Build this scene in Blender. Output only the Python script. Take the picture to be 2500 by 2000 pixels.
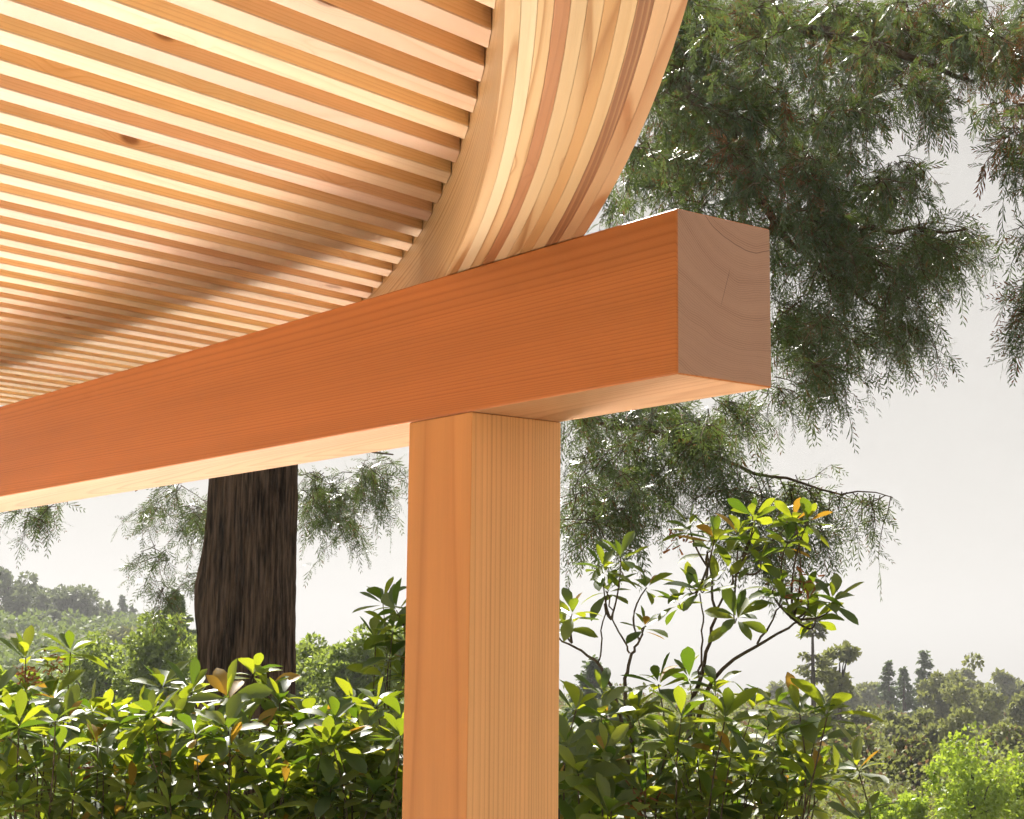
import bpy, bmesh, math, random
import numpy as np
from mathutils import Vector, Matrix
for o in list(bpy.data.objects): bpy.data.objects.remove(o)
scene = bpy.context.scene
COL = scene.collection
rng = np.random.default_rng(7); random.seed(7)

# ------------------------------------------------------------------ camera
S = 0.80                                    # the pavilion's dimensions below are multiplied by this
ZR = 1.6 + 0.49067*S                        # underside of the beam above the terrace
CAM = np.array([2.14335*S, -2.00715*S, 1.6])
PITCH, ROLL, YAW = (math.radians(a) for a in (8.27257, 0.59565, -52.52895))
FPX = 4127.118                              # focal length in pixels of a 2500 px wide picture
_f = np.array([math.sin(YAW)*math.cos(PITCH), math.cos(YAW)*math.cos(PITCH), math.sin(PITCH)])
_r = np.array([math.cos(YAW), -math.sin(YAW), 0.0]); _u = np.cross(_r, _f)
RT = _r*math.cos(ROLL) + _u*math.sin(ROLL); UP = -_r*math.sin(ROLL) + _u*math.cos(ROLL); FW = _f
cd = bpy.data.cameras.new('camera'); cam = bpy.data.objects.new('camera', cd); COL.objects.link(cam)
cd.sensor_width = 36; cd.sensor_fit = 'HORIZONTAL'; cd.lens = FPX/2500*36
cd.clip_start = 0.05; cd.clip_end = 30000
m = Matrix.Identity(4)
for i in range(3):
    m[i][0], m[i][1], m[i][2], m[i][3] = RT[i], UP[i], -FW[i], CAM[i]
cam.matrix_world = m
scene.camera = cam
def at(px, py, d):                          # a point of the place seen at px,py (2500x2000) at depth d
    return CAM + d*(FW + RT*(px-1250)/FPX - UP*(py-1000)/FPX)

# ------------------------------------------------------------------ sky, sun, exposure
SUN = Vector((-0.97, 0.33, 1.0)).normalized()          # towards the sun
EL = math.asin(SUN.z); AZ = math.atan2(SUN.x, SUN.y)  # azimuth clockwise from +Y
w = bpy.data.worlds.new('World'); scene.world = w; w.use_nodes = True
nt = w.node_tree; nt.nodes.clear()
wo = nt.nodes.new('ShaderNodeOutputWorld'); bg = nt.nodes.new('ShaderNodeBackground')
sky = nt.nodes.new('ShaderNodeTexSky'); sky.sky_type = 'NISHITA'; sky.sun_disc = False
sky.sun_elevation = EL; sky.sun_rotation = AZ; sky.altitude = 200; sky.air_density = 1.0; sky.dust_density = 1.0; sky.ozone_density = 1.0
hs = nt.nodes.new('ShaderNodeHueSaturation'); hs.inputs['Saturation'].default_value = 0.22
gm = nt.nodes.new('ShaderNodeGamma'); gm.inputs[1].default_value = 0.18          # a hazy, even sky
hv = nt.nodes.new('ShaderNodeHueSaturation'); hv.inputs['Value'].default_value = 4.4
nt.links.new(sky.outputs[0], hs.inputs['Color']); nt.links.new(hs.outputs[0], gm.inputs[0]); nt.links.new(gm.outputs[0], hv.inputs['Color']); wm = nt.nodes.new('ShaderNodeMix'); wm.data_type = 'RGBA'; wm.blend_type = 'MULTIPLY'; wm.inputs[0].default_value = 1.0; wm.inputs[7].default_value = (1.0, .955, .89, 1)
nt.links.new(hv.outputs[0], wm.inputs[6]); nt.links.new(wm.outputs[2], bg.inputs[0]); nt.links.new(bg.outputs[0], wo.inputs[0])
bg.inputs[1].default_value = 0.05
sd = bpy.data.lights.new('sun', 'SUN'); sd.energy = 5.0; sd.angle = math.radians(0.53); sd.color = (1.0, 0.95, 0.87)
so = bpy.data.objects.new('sun', sd); COL.objects.link(so); so.rotation_euler = SUN.to_track_quat('Z', 'Y').to_euler()
scene.view_settings.view_transform = 'Standard'; scene.view_settings.look = 'None'
scene.view_settings.exposure = 1.12; scene.view_settings.gamma = 1.0; scene.view_settings.use_curve_mapping = False
scene.render.engine = 'CYCLES'
scene.cycles.caustics_reflective = True; scene.cycles.max_bounces = 7; scene.cycles.diffuse_bounces = 4; scene.cycles.glossy_bounces = 3; scene.cycles.transmission_bounces = 3; scene.cycles.use_denoising = True
scene.cycles.sample_clamp_indirect = 0.0; scene.cycles.use_light_tree = False; scene.cycles.blur_glossy = 0.0; scene.cycles.use_guiding = True
scene.cycles.use_adaptive_sampling = True; scene.cycles.adaptive_threshold = 0.04; scene.cycles.adaptive_min_samples = 24

# ------------------------------------------------------------------ helpers
def tag(o, label=None, cat=None, group=None, kind=None):
    if label: o['label'] = label
    if cat: o['category'] = cat
    if group: o['group'] = group
    if kind: o['kind'] = kind
    return o
def empty(name, loc, label=None, cat=None, group=None):
    o = bpy.data.objects.new(name, None); COL.objects.link(o); o.location = [float(c) for c in loc]; o.empty_display_size = .2
    return tag(o, label, cat, group)
def link(name, me, parent=None, mat=None):
    o = bpy.data.objects.new(name, me); COL.objects.link(o)
    if mat is not None and not me.materials: me.materials.append(mat)
    if parent is not None:
        o.parent = parent
        L = Vector((0, 0, 0)); p = parent
        while p: L += p.location; p = p.parent
        o.matrix_parent_inverse = Matrix.Translation(-L)
    return o
def mesh_np(name, V, F, mats=(), mi=None, smooth=False):
    """V (n,3); F list of faces or (m,k) int array of equal-size faces"""
    me = bpy.data.meshes.new(name); V = np.asarray(V, np.float32)
    if isinstance(F, np.ndarray):
        m_, k = F.shape
        me.vertices.add(len(V)); me.vertices.foreach_set('co', V.ravel())
        me.loops.add(m_*k); me.loops.foreach_set('vertex_index', F.astype(np.int32).ravel())
        me.polygons.add(m_); me.polygons.foreach_set('loop_start', np.arange(0, m_*k, k, dtype=np.int32))
        me.polygons.foreach_set('loop_total', np.full(m_, k, np.int32))
        me.update(calc_edges=True)
    else:
        me.from_pydata([tuple(map(float, v)) for v in V], [], F)
    for mt in mats: me.materials.append(mt)
    if mi is not None: me.polygons.foreach_set('material_index', np.asarray(mi, np.int32))
    if smooth: me.polygons.foreach_set('use_smooth', np.ones(len(me.polygons), bool))
    return me
def grain_attr(me, G):
    a = me.attributes.new('grain', 'FLOAT_VECTOR', 'POINT'); a.data.foreach_set('vector', np.asarray(G, np.float32).ravel())

class NT:                                    # small node-building helper
    def __init__(s, name):
        s.mat = bpy.data.materials.new(name); s.mat.use_nodes = True; s.t = s.mat.node_tree; s.t.nodes.clear()
        s.out = s.t.nodes.new('ShaderNodeOutputMaterial')
    def n(s, typ, ins=None, **kw):
        nd = s.t.nodes.new('ShaderNode'+typ)
        for k, v in kw.items(): setattr(nd, k, v)
        for k, v in (ins or {}).items(): s.set(nd.inputs[k], v)
        return nd
    def set(s, sock, v):
        if isinstance(v, bpy.types.NodeSocket): s.t.links.new(v, sock)
        else: sock.default_value = v
    def math(s, op, a, b=0.0, c=None):
        nd = s.t.nodes.new('ShaderNodeMath'); nd.operation = op; s.set(nd.inputs[0], a); s.set(nd.inputs[1], b)
        if c is not None: s.set(nd.inputs[2], c)
        return nd.outputs[0]
    def vmath(s, op, a, b=(0, 0, 0)):
        nd = s.t.nodes.new('ShaderNodeVectorMath'); nd.operation = op; s.set(nd.inputs[0], a); s.set(nd.inputs[1], b); return nd.outputs[0]
    def mix(s, f, a, b, typ='MIX'):
        nd = s.t.nodes.new('ShaderNodeMix'); nd.data_type = 'RGBA'; nd.blend_type = typ
        s.set(nd.inputs[0], f)
        for i, v in ((6, a), (7, b)): s.set(nd.inputs[i], v if isinstance(v, bpy.types.NodeSocket) else (*v[:3], 1.0))
        return nd.outputs[2]
    def ramp(s, f, pts, interp='LINEAR'):
        nd = s.t.nodes.new('ShaderNodeValToRGB'); e = nd.color_ramp.elements; nd.color_ramp.interpolation = interp
        while len(e) < len(pts): e.new(0.5)
        for el, (p, c) in zip(e, pts): el.position = p; el.color = (c, c, c, 1) if not hasattr(c, '__len__') else (*c, 1)
        s.set(nd.inputs[0], f); return nd.outputs[0]
    def noise(s, vec, scale, detail=2.0, rough=0.5):
        nd = s.n('TexNoise', {'Vector': vec, 'Scale': scale, 'Detail': detail, 'Roughness': rough}); return nd.outputs[0]
    def smooth(s, x, a, b):
        nd = s.t.nodes.new('ShaderNodeMapRange'); nd.interpolation_type = 'SMOOTHSTEP'
        s.set(nd.inputs[0], x); nd.inputs[1].default_value = a; nd.inputs[2].default_value = b; return nd.outputs[0]

def wood(name, light, dark, spacing=.006, centre=(.0, .2), tilt=0.0, wob=.01, knots=0.0, piece=False, contrast=.7, var=.12, rough=.45, tight=0.0, spec=.35, bump=.25):
    """growth rings round a pith line, cut by whatever face the piece has; 'grain' = (along, across, depth) in metres"""
    k = NT(name)
    g = k.n('Attribute', attribute_name='grain').outputs['Vector']
    rnd = k.n('ObjectInfo').outputs['Random']
    if piece:
        r2 = k.math('FRACT', k.math('MULTIPLY', rnd, 17.31)); r3 = k.math('FRACT', k.math('MULTIPLY', rnd, 71.7))
        off = k.n('CombineXYZ', {0: k.math('MULTIPLY', rnd, 91.0), 1: k.math('MULTIPLY_ADD', r2, .3, -.15), 2: k.math('MULTIPLY_ADD', r3, .16, -.02)}).outputs[0]
        p = k.vmath('ADD', g, off)
    else:
        p = g; r2 = r3 = rnd
    ps = k.vmath('MULTIPLY', p, (0.55, 7.0, 7.0))
    lown = k.math('SUBTRACT', k.noise(ps, 1.0, 2.0), 0.5)
    xyz = k.n('SeparateXYZ', {0: p}).outputs
    a = k.math('SUBTRACT', xyz[1], centre[0]); b = k.math('SUBTRACT', xyz[2], centre[1])
    if tilt: b = k.math('MULTIPLY_ADD', xyz[0], tilt, b)
    r = k.math('SQRT', k.math('ADD', k.math('MULTIPLY', a, a), k.math('MULTIPLY', b, b)))
    r = k.math('MULTIPLY_ADD', lown, wob*2, r)
    knot = None
    if knots:
        vor = k.n('TexVoronoi', {'Vector': k.vmath('MULTIPLY', p, (knots, 8.0, 8.0)), 'Scale': 1.0, 'Randomness': 1.0}, voronoi_dimensions='3D')
        gate = k.math('GREATER_THAN', k.n('SeparateColor', {0: vor.outputs['Color']}).outputs[0], .25)      # only some cells carry a knot
        kd = k.math('ADD', vor.outputs['Distance'], k.math('SUBTRACT', 1.0, gate))
        bulge = k.smooth(kd, .34, .0)
        r = k.math('MULTIPLY_ADD', bulge, .022, r)
        knot = k.smooth(kd, .13, .06)
    ph = k.math('DIVIDE', r, spacing)
    if tight: q_ = k.math('SUBTRACT', r, tight[0]); ph = k.math('MULTIPLY_ADD', k.math('MULTIPLY', q_, q_), tight[1], ph)
    ph = k.math('MULTIPLY_ADD', k.noise(k.n('CombineXYZ', {0: k.math('MULTIPLY', ph, .16)}).outputs[0], 1.0, 3.0), 5.0, ph)
    fr = k.math('FRACT', ph)
    late = k.ramp(fr, [(0.0, .15), (0.12, .0), (0.55, .12), (0.8, .6), (0.9, 1.0), (1.0, .15)])
    strength = k.math('MULTIPLY', late, k.math('MULTIPLY_ADD', k.noise(k.n('CombineXYZ', {0: k.math('MULTIPLY', ph, .55), 1: 3.0}).outputs[0], 1.0, 1.0), 1.2, contrast-.55))
    strength = k.math('MINIMUM', k.math('MAXIMUM', strength, 0.0), 1.0)
    col = k.mix(strength, light, dark)
    fib = k.noise(k.vmath('MULTIPLY', p, (5.0, 420.0, 420.0)), 1.0, 2.0, .6)
    band = k.noise(k.vmath('MULTIPLY', p, (.5, 9.0, 9.0)), 1.0, 3.0, .55)
    val = k.math('ADD', k.math('MULTIPLY_ADD', fib, .16, .92), k.math('MULTIPLY_ADD', band, .5, -.25))
    col = k.mix(1.0, col, k.n('CombineColor', {0: val, 1: val, 2: val}).outputs[0], 'MULTIPLY')
    if piece:
        tone = k.math('MULTIPLY_ADD', r3, 2*var, 1-var)
        tb = k.math('MULTIPLY', tone, k.math('MULTIPLY_ADD', r2, -.16, 1.08))
        col = k.mix(1.0, col, k.n('CombineColor', {0: k.math('MINIMUM', k.math('MULTIPLY_ADD', tone, .6, .4), 1.15), 1: tone, 2: tb}).outputs[0], 'MULTIPLY')
    if knot is not None:
        col = k.mix(k.math('MULTIPLY', bulge, .35), col, (dark[0]*.9, dark[1]*.75, dark[2]*.6))
        col = k.mix(k.math('MULTIPLY', knot, .8), col, (.20, .07, .025))
    bs = k.n('BsdfPrincipled', {'Base Color': col, 'Roughness': k.math('MULTIPLY_ADD', fib, .18, rough-.09), 'Specular IOR Level': spec})
    bp = k.n('Bump', {'Height': k.math('ADD', k.math('MULTIPLY', late, -.5), fib), 'Strength': bump, 'Distance': .0006}); k.t.links.new(bp.outputs[0], bs.inputs['Normal'])
    k.t.links.new(bs.outputs[0], k.out.inputs[0])
    return k.mat

# ------------------------------------------------------------------ terrace
def floor_mat():
    k = NT('sun_bounce_terrace')
    g = k.n('NewGeometry').outputs['Position']
    n = k.noise(g, 3.0, 5.0, .6); n2 = k.noise(g, 160.0, 2.0)
    col = k.mix(n, (.90, .84, .74), (.95, .90, .82))
    col = k.mix(k.math('MULTIPLY', n2, .15), col, (.5, .42, .33))
    bs = k.n('BsdfPrincipled', {'Base Color': col, 'Roughness': .28, 'IOR': 1.6, 'Metallic': FLOOR_METAL})
    k.t.links.new(bs.outputs[0], k.out.inputs[0]); return k.mat
FLOOR_METAL = .52  # metal share added so the unseen floor throws sun up at the ceiling
def box(name, x0, x1, y0, y1, z0, z1, mat=None, parent=None, bev=0.0):
    bm = bmesh.new(); bmesh.ops.create_cube(bm, size=1)
    for v in bm.verts: v.co = Vector((x0+(v.co.x+.5)*(x1-x0), y0+(v.co.y+.5)*(y1-y0), z0+(v.co.z+.5)*(z1-z0)))
    if bev: bmesh.ops.bevel(bm, geom=list(bm.edges), offset=bev, segments=3, affect='EDGES', profile=.6)
    me = bpy.data.meshes.new(name); bm.to_mesh(me); bm.free()
    return link(name, me, parent, mat)
tag(box('terrace', -8.6, 6.0, -9.0, 1.5, -.35, 0.0, floor_mat(), bev=.01), kind='structure')

# ------------------------------------------------------------------ pavilion
W, P0, P1 = .2381, -.6116, -.8393; ZB = ZR/S; pav_start = set(bpy.data.objects)
pav = empty('pavilion', (-.73, .12, 0), 'honey coloured timber pavilion corner with slatted ceiling and curved laminated rim', 'pavilion')
FIR_L, FIR_D = (.60, .205, .058), (.43, .12, .028)
m_beam = wood('fir_beam', FIR_L, FIR_D, .0052, (.18, .395), .012, .006, contrast=.62, var=0, rough=.5)
m_post = wood('fir_post', (.70, .33, .12), (.56, .23, .075), .0165, (-.11, -.42), .003, .008, contrast=.6, rough=.5, tight=(.42, 230.0), bump=.05)
m_slat = wood('pale_slat', (.64, .455, .325), (.53, .32, .18), .0075, (.0, .06), .01, .012, knots=3.4, piece=True, contrast=.45, var=.10, rough=.4)
m_board = wood('ceiling_board', (.82, .585, .36), (.64, .39, .185), .0075, (.0, .06), .01, .014, knots=4.2, piece=True, contrast=.5, var=.16, rough=.45)
def end_grain():
    k = NT('beam_end_grain')
    g = k.n('Attribute', attribute_name='grain').outputs['Vector']
    s = k.n('SeparateXYZ', {0: g}).outputs
    wv = k.math('MULTIPLY', k.math('SUBTRACT', k.noise(g, 9.0, 2.0), .5), .03)
    a = k.math('SUBTRACT', s[1], .18); b = k.math('SUBTRACT', s[2], .395)
    r = k.math('ADD', k.math('SQRT', k.math('ADD', k.math('MULTIPLY', a, a), k.math('MULTIPLY', b, b))), wv)
    ph = k.math('DIVIDE', r, .0042)
    fr = k.ramp(k.math('FRACT', ph), [(0, 0), (.5, .1), (.85, 1), (.95, .8), (1, 0)])
    amt = k.math('MULTIPLY', fr, k.smooth(k.noise(k.n('CombineXYZ', {0: k.math('MULTIPLY', r, 42.0)}).outputs[0], 1.0, 2.0), .35, .75))
    col = k.mix(k.math('MULTIPLY', amt, .95), (.54, .305, .205), (.28, .135, .08))
    blot = k.noise(g, 14.0, 3.0); col = k.mix(k.math('MULTIPLY', blot, .35), col, (.42, .22, .155))
    # a drying check and a dark ring
    ring = k.smooth(k.math('ABSOLUTE', k.math('SUBTRACT', r, .146)), .0016, .0002)
    lx = k.math('SUBTRACT', s[1], k.math('MULTIPLY_ADD', s[2], .33, .063))
    chk = k.math('MULTIPLY', k.smooth(k.math('ABSOLUTE', lx), .0011, .0003), k.math('MULTIPLY', k.smooth(s[2], .13, .15), k.smooth(s[2], .215, .195)))
    col = k.mix(k.math('MAXIMUM', k.math('MULTIPLY', ring, .6), k.math('MULTIPLY', chk, .55)), col, (.09, .045, .03))
    bs = k.n('BsdfPrincipled', {'Base Color': col, 'Roughness': .6, 'Specular IOR Level': .3})
    bp = k.n('Bump', {'Height': k.math('SUBTRACT', fr, k.math('MULTIPLY', chk, 4.0)), 'Strength': .25, 'Distance': .0006}); k.t.links.new(bp.outputs[0], bs.inputs['Normal'])
    k.t.links.new(bs.outputs[0], k.out.inputs[0]); return k.mat
bo = box('beam', -5.2, 0, 0, W, ZB, ZB+.3, m_beam, pav, .006)
m_lit_under = wood('fir_beam_lit_underside', (.57, .305, .155), (.43, .195, .08), .0062, (.18, .395), .02, .012, contrast=.75, rough=.5)  # paler colour on the underside stands in for light bounced from below
me = bo.data; me.materials.append(end_grain()); me.materials.append(m_lit_under)
co = np.array([v.co for v in me.vertices]); grain_attr(me, np.c_[co[:, 0]+6, co[:, 1], co[:, 2]-ZB])
for p in me.polygons:
    if abs(p.normal.x) > .95: p.material_index = 1
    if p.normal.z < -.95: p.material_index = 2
po = box('post', P1, P0, .0018, W-.0018, 0, ZB-.0005, m_post, pav, .003)
me = po.data; me.materials.append(wood('fir_post_lit_edge_grain', (.86, .46, .20), (.58, .24, .08), .0175, (-.11, -.42), .003, .014, contrast=.5, rough=.5, tight=(.42, 200.0), bump=.03))  # edge grain, painted paler to stand in for brighter light on this face
for p in me.polygons:
    if p.normal.x > .95: p.material_index = 1
co = np.array([v.co for v in me.vertices]); grain_attr(me, np.c_[co[:, 2], co[:, 0]-P0, co[:, 1]-.0])

CX, CY, RI = -5.40850, -8.74543, 9.9284
ZC = ZB + .5                                        # underside of the slats
def yring(x, R=RI): return CY + math.sqrt(max(R*R-(x-CX)**2, 0))
PITCHX, X0, YMIN, SH = .125, .033, -4.6, .20         # the slats run a little askew to the beam: x = c - SH*y
ceiling = empty('ceiling', (-2.2, -1.5, ZC)); ceiling.parent = pav; ceiling.matrix_parent_inverse = Matrix.Translation(-Vector(pav.location))
def link_sub(name, me, parent, mat):
    o = bpy.data.objects.new(name, me); COL.objects.link(o); me.materials.append(mat)
    o.parent = parent; o.matrix_parent_inverse = Matrix.Translation(-Vector(parent.location)); return o
def prism(xs, zs, x_ref, gap=.002):
    """board running along Y with cross-section points (xs, zs), its far end cut to the curved rim"""
    V = []
    def yend(c):                                # where the slanted board meets the rim
        a_, b_, c_ = 1+SH*SH, -SH*(c-CX)-CY, (c-CX)**2+CY*CY-RI*RI
        return (-b_+math.sqrt(max(b_*b_-a_*c_, 0)))/a_
    for x, z in zip(xs, zs): V.append((x-SH*YMIN, YMIN, z))
    for x, z in zip(xs, zs): ye = max(yend(x)-gap, YMIN+.05); V.append((x-SH*ye, ye, z))
    n = len(xs); F = [tuple(range(n))[::-1], tuple(range(n, 2*n))] + [(i, (i+1) % n, n+(i+1) % n, n+i) for i in range(n)]
    me = mesh_np('board', V, F); co = np.array(V); grain_attr(me, np.c_[co[:, 1]+5, co[:, 0]+SH*co[:, 1]-x_ref, co[:, 2]-ZC]); return me
for i in range(-20, 37):
    xf = X0 - PITCHX*i; c = .0022
    if xf > 2.5: continue
    dz = random.uniform(-.0012, .0012); z0 = ZC+dz; z1 = ZC+.05
    me = prism([xf, xf+c, xf+.0625-c, xf+.0625, xf+.0625, xf], [z0+c, z0, z0, z0+c, z1, z1], xf)
    so_ = link_sub('slat', me, ceiling, m_slat); me.materials.append(m_board)
    for q_ in me.polygons:
        if abs(q_.normal.x) > .9: q_.material_index = 1
    dz = random.uniform(-.001, .001)
    me = prism([xf-.0622, xf-.0003, xf-.0003, xf-.0622], [ZC+.040+dz, ZC+.040+dz, ZC+.05, ZC+.05], xf-.0625)
    link_sub('recessed_board', me, ceiling, m_board)
# roof skin above the boards
th0, th1 = math.atan2(-4.7-CY, math.sqrt(RI**2-(-4.7-CY)**2)), math.atan2(yring(-4.72)-CY, -4.72-CX)
ths = np.linspace(th0, th1, 60)
poly = [(CX+(RI-.0)*math.cos(t), CY+(RI-.0)*math.sin(t)) for t in ths] + [(-3.68, YMIN)]
n = len(poly); V = [(x, y, ZC+.0505) for x, y in poly]+[(x, y, ZC+.062) for x, y in poly]
F = [tuple(range(n))[::-1], tuple(range(n, 2*n))]+[(i, (i+1) % n, n+(i+1) % n, n+i) for i in range(n)]
km = NT('roof_membrane'); b_ = km.n('BsdfPrincipled', {'Base Color': (.25, .24, .22, 1), 'Roughness': .7}); km.t.links.new(b_.outputs[0], km.out.inputs[0])
link('roof_sheet', mesh_np('roof_sheet', V, F), pav, km.mat)
# curved rim of bent laminations
rim = empty('rim', (CX+RI*math.cos(th0*.3+th1*.7), CY+RI*math.sin(th0*.3+th1*.7), ZB+.3)); rim.parent = pav; rim.matrix_parent_inverse = Matrix.Translation(-Vector(pav.location))
LAM = [((.66, .45, .25), (.44, .22, .08), .010, .95), ((.72, .58, .38), (.62, .44, .25), .012, .3), ((.64, .43, .21), (.44, .23, .08), .013, .85),
       ((.42, .185, .075), (.33, .13, .05), .005, .4), ((.70, .54, .34), (.55, .36, .18), .012, .4), ((.64, .44, .25), (.42, .22, .09), .009, 1.0),
       ((.56, .32, .13), (.40, .19, .06), .011, .85), ((.66, .46, .26), (.55, .34, .17), .014, .3), ((.27, .115, .055), (.46, .25, .13), .0042, .8),
       ((.62, .39, .22), (.40, .18, .075), .012, 1.0), ((.62, .38, .21), (.44, .21, .09), .010, .85)]
tl = .2235/11; NS = 90
for j, (cl, cdk, sp, ct) in enumerate(LAM):
    mt = wood('lamination_%d' % j, cl, cdk, sp, (.004 if j % 3 else .06, .05+.02*(j % 4)), .006*(1 if j % 2 else -1), .016, knots=(3.2 if j in (2, 3, 5, 6) else 0), piece=True, contrast=ct+.15, var=.02, rough=.42)
    ra, rb = RI+j*tl+.0002, RI+(j+1)*tl-.0002; c = .0004; zb = ZB+.3005+random.uniform(0, .0006); zt = ZB+.3+.268
    if j == 0: zb = ZB+.3005
    prof = [(ra, zb+c), (ra+c, zb), (rb-c, zb), (rb, zb+c), (rb, zt), (ra, zt)]; n = len(prof)
    V, G = [], []
    for t in np.linspace(th0, th1, NS):
        for r_, z_ in prof: V.append((CX+r_*math.cos(t), CY+r_*math.sin(t), z_)); G.append(((th1-t)*RI, r_-ra, z_-ZB-.3))
    F = [tuple(range(n))[::-1], tuple(range((NS-1)*n, NS*n))]
    for s_ in range(NS-1):
        for q_ in range(n): F.append((s_*n+q_, s_*n+(q_+1) % n, (s_+1)*n+(q_+1) % n, (s_+1)*n+q_))
    me = mesh_np('lamination', V, F); grain_attr(me, G); link_sub('lamination', me, rim, mt)

for o in set(bpy.data.objects)-pav_start:                # to real size
    if o.type == 'MESH': o.data.transform(Matrix.Scale(S, 4))
    else: o.location = o.location*S
for o in set(bpy.data.objects)-pav_start:
    if o.parent: o.matrix_parent_inverse = Matrix.Translation(-Vector(o.parent.location))

# ------------------------------------------------------------------ terrain
def sstep(x, a, b): t = np.clip((x-a)/(b-a), 0, 1); return t*t*(3-2*t)
def vnoise(x, y, s, seed=0):
    x = np.asarray(x)/s; y = np.asarray(y)/s; xi = np.floor(x).astype(np.int64); yi = np.floor(y).astype(np.int64); fx = x-xi; fy = y-yi
    def h(a, b): v = np.sin(a*127.1+b*311.7+seed*74.7)*43758.5453; return v-np.floor(v)
    fx = fx*fx*(3-2*fx); fy = fy*fy*(3-2*fy)
    return (h(xi, yi)*(1-fx)+h(xi+1, yi)*fx)*(1-fy)+(h(xi, yi+1)*(1-fx)+h(xi+1, yi+1)*fx)*fy
FH = np.array([math.sin(YAW), math.cos(YAW)]); RH = np.array([math.cos(YAW), -math.sin(YAW)])
def ground_z(x, y):
    dx = np.asarray(x)-CAM[0]; dy = np.asarray(y)-CAM[1]
    d = dx*FH[0]+dy*FH[1]; l = dx*RH[0]+dy*RH[1]; r = np.hypot(dx, dy); u = l/np.maximum(np.abs(d), .12*r+1e-6)
    z = -.14 - 2.6*sstep(r, 9, 32)
    left = sstep(-u, .07, .24)*(d > 0)
    z = z + left*(1.2*sstep(r, 25, 90)+6.0*sstep(r, 90, 190)+10*sstep(r, 190, 420))
    z = z - (1-left*.9)*(95*sstep(r, 115, 900))-20*sstep(r, 400, 1200)
    z = z + (d < 0)*26*sstep(-d, 7, 40)*sstep(-l, -4, 14)          # unseen rise added behind the terrace to cut sky light from there
    z = z - 0.9*sstep(u, .08, .2)*sstep(d, 38, 95)*(d > 0)
    z = z + 26*sstep(r, 1300, 2300)*(1-sstep(r, 2300, 3600))*vnoise(x, y, 700, 3)
    return z + (vnoise(x, y, 7, 1)-.5)*.7*sstep(r, 10, 30)+(vnoise(x, y, 60, 2)-.5)*3*sstep(r, 60, 200)
rs = np.concatenate([[0.0], np.geomspace(1.5, 12000, 130)]); az = np.linspace(0, 2*math.pi, 181)[:-1]
Rg, Ag = np.meshgrid(rs, az, indexing='ij'); X = CAM[0]+Rg*np.cos(Ag); Y = CAM[1]+Rg*np.sin(Ag); Z = ground_z(X, Y)
Z = np.where(Rg < 14, np.minimum(Z, -.14), Z)
nr, na = Rg.shape; idx = np.arange(nr*na).reshape(nr, na)
F = np.stack([idx[:-1, :], idx[1:, :], np.roll(idx, -1, 1)[1:, :], np.roll(idx, -1, 1)[:-1, :]], -1).reshape(-1, 4)
k = NT('hill_ground'); g = k.n('NewGeometry').outputs['Position']
n1 = k.noise(g, .05, 6.0, .6); n2 = k.noise(g, 1.3, 5.0, .65)
c = k.mix(k.smooth(n1, .4, .62), (.19, .15, .07), (.07, .10, .03)); c = k.mix(k.math('MULTIPLY', n2, .6), c, (.05, .06, .025))
b_ = k.n('BsdfPrincipled', {'Base Color': c, 'Roughness': .9, 'Specular IOR Level': .1}); k.t.links.new(b_.outputs[0], k.out.inputs[0])
tag(link('ground', mesh_np('ground', np.stack([X, Y, Z], -1).reshape(-1, 3), F, [k.mat], smooth=True)), kind='structure')

# ------------------------------------------------------------------ plant materials
LB = 1.65
def leaf_mat(name, c0, c1, trans, tw=.35, rough=.35, spec=.5, odd=None, oddp=.06, per='both'):
    """c0..c1 = range of leaf colours; trans = colour of light passing through"""
    k = NT(name); c0, c1, trans = ([min(x*LB, .8) for x in q] for q in (c0, c1, trans))
    r = k.n('NewGeometry').outputs['Random Per Island']
    if per == 'both': r = k.math('FRACT', k.math('ADD', r, k.math('MULTIPLY', k.n('ObjectInfo').outputs['Random'], 7.13)))
    col = k.mix(r, c0, c1)
    pos = k.n('NewGeometry').outputs['Position']
    tr = k.mix(k.noise(pos, 1.7, 2.0), trans, (trans[0]*.75, trans[1]*.85, trans[2]))
    if odd:
        m_ = k.math('GREATER_THAN', k.math('FRACT', k.math('MULTIPLY', r, 13.7)), 1-oddp); col = k.mix(m_, col, odd); tr = k.mix(m_, tr, (odd[0]*1.2, odd[1]*1.1, odd[2]))
    bs = k.n('BsdfPrincipled', {'Base Color': col, 'Roughness': rough, 'Specular IOR Level': spec})
    ts = k.n('BsdfTranslucent', {'Color': tr}); mx = k.n('MixShader', {0: tw}); k.t.links.new(bs.outputs[0], mx.inputs[1]); k.t.links.new(ts.outputs[0], mx.inputs[2])
    k.t.links.new(mx.outputs[0], k.out.inputs[0]); return k.mat
def bark_mat(name, c0, c1, scale=(1, 1, 1), bump=.6):
    k = NT(name); g = k.n('NewGeometry').outputs['Position']; v = k.vmath('MULTIPLY', g, scale)
    n = k.noise(v, 1.0, 6.0, .65); n = k.math('ADD', k.math('MULTIPLY', n, .65), k.math('MULTIPLY', k.noise(k.vmath('MULTIPLY', v, (.22, .22, .5)), 1.0, 4.0), .35)); c = k.mix(k.smooth(n, .36, .64), c0, c1)
    bs = k.n('BsdfPrincipled', {'Base Color': c, 'Roughness': .9, 'Specular IOR Level': .15})
    bp = k.n('Bump', {'Height': n, 'Strength': bump, 'Distance': .03}); k.t.links.new(bp.outputs[0], bs.inputs['Normal'])
    k.t.links.new(bs.outputs[0], k.out.inputs[0]); return k.mat
M_BARK = bark_mat('redwood_bark', (.016, .010, .008), (.20, .125, .092), (38, 38, 2.6), 1.0)
M_TWIG = bark_mat('twig_bark', (.06, .04, .025), (.16, .12, .085), (40, 40, 40), .2)
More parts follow.
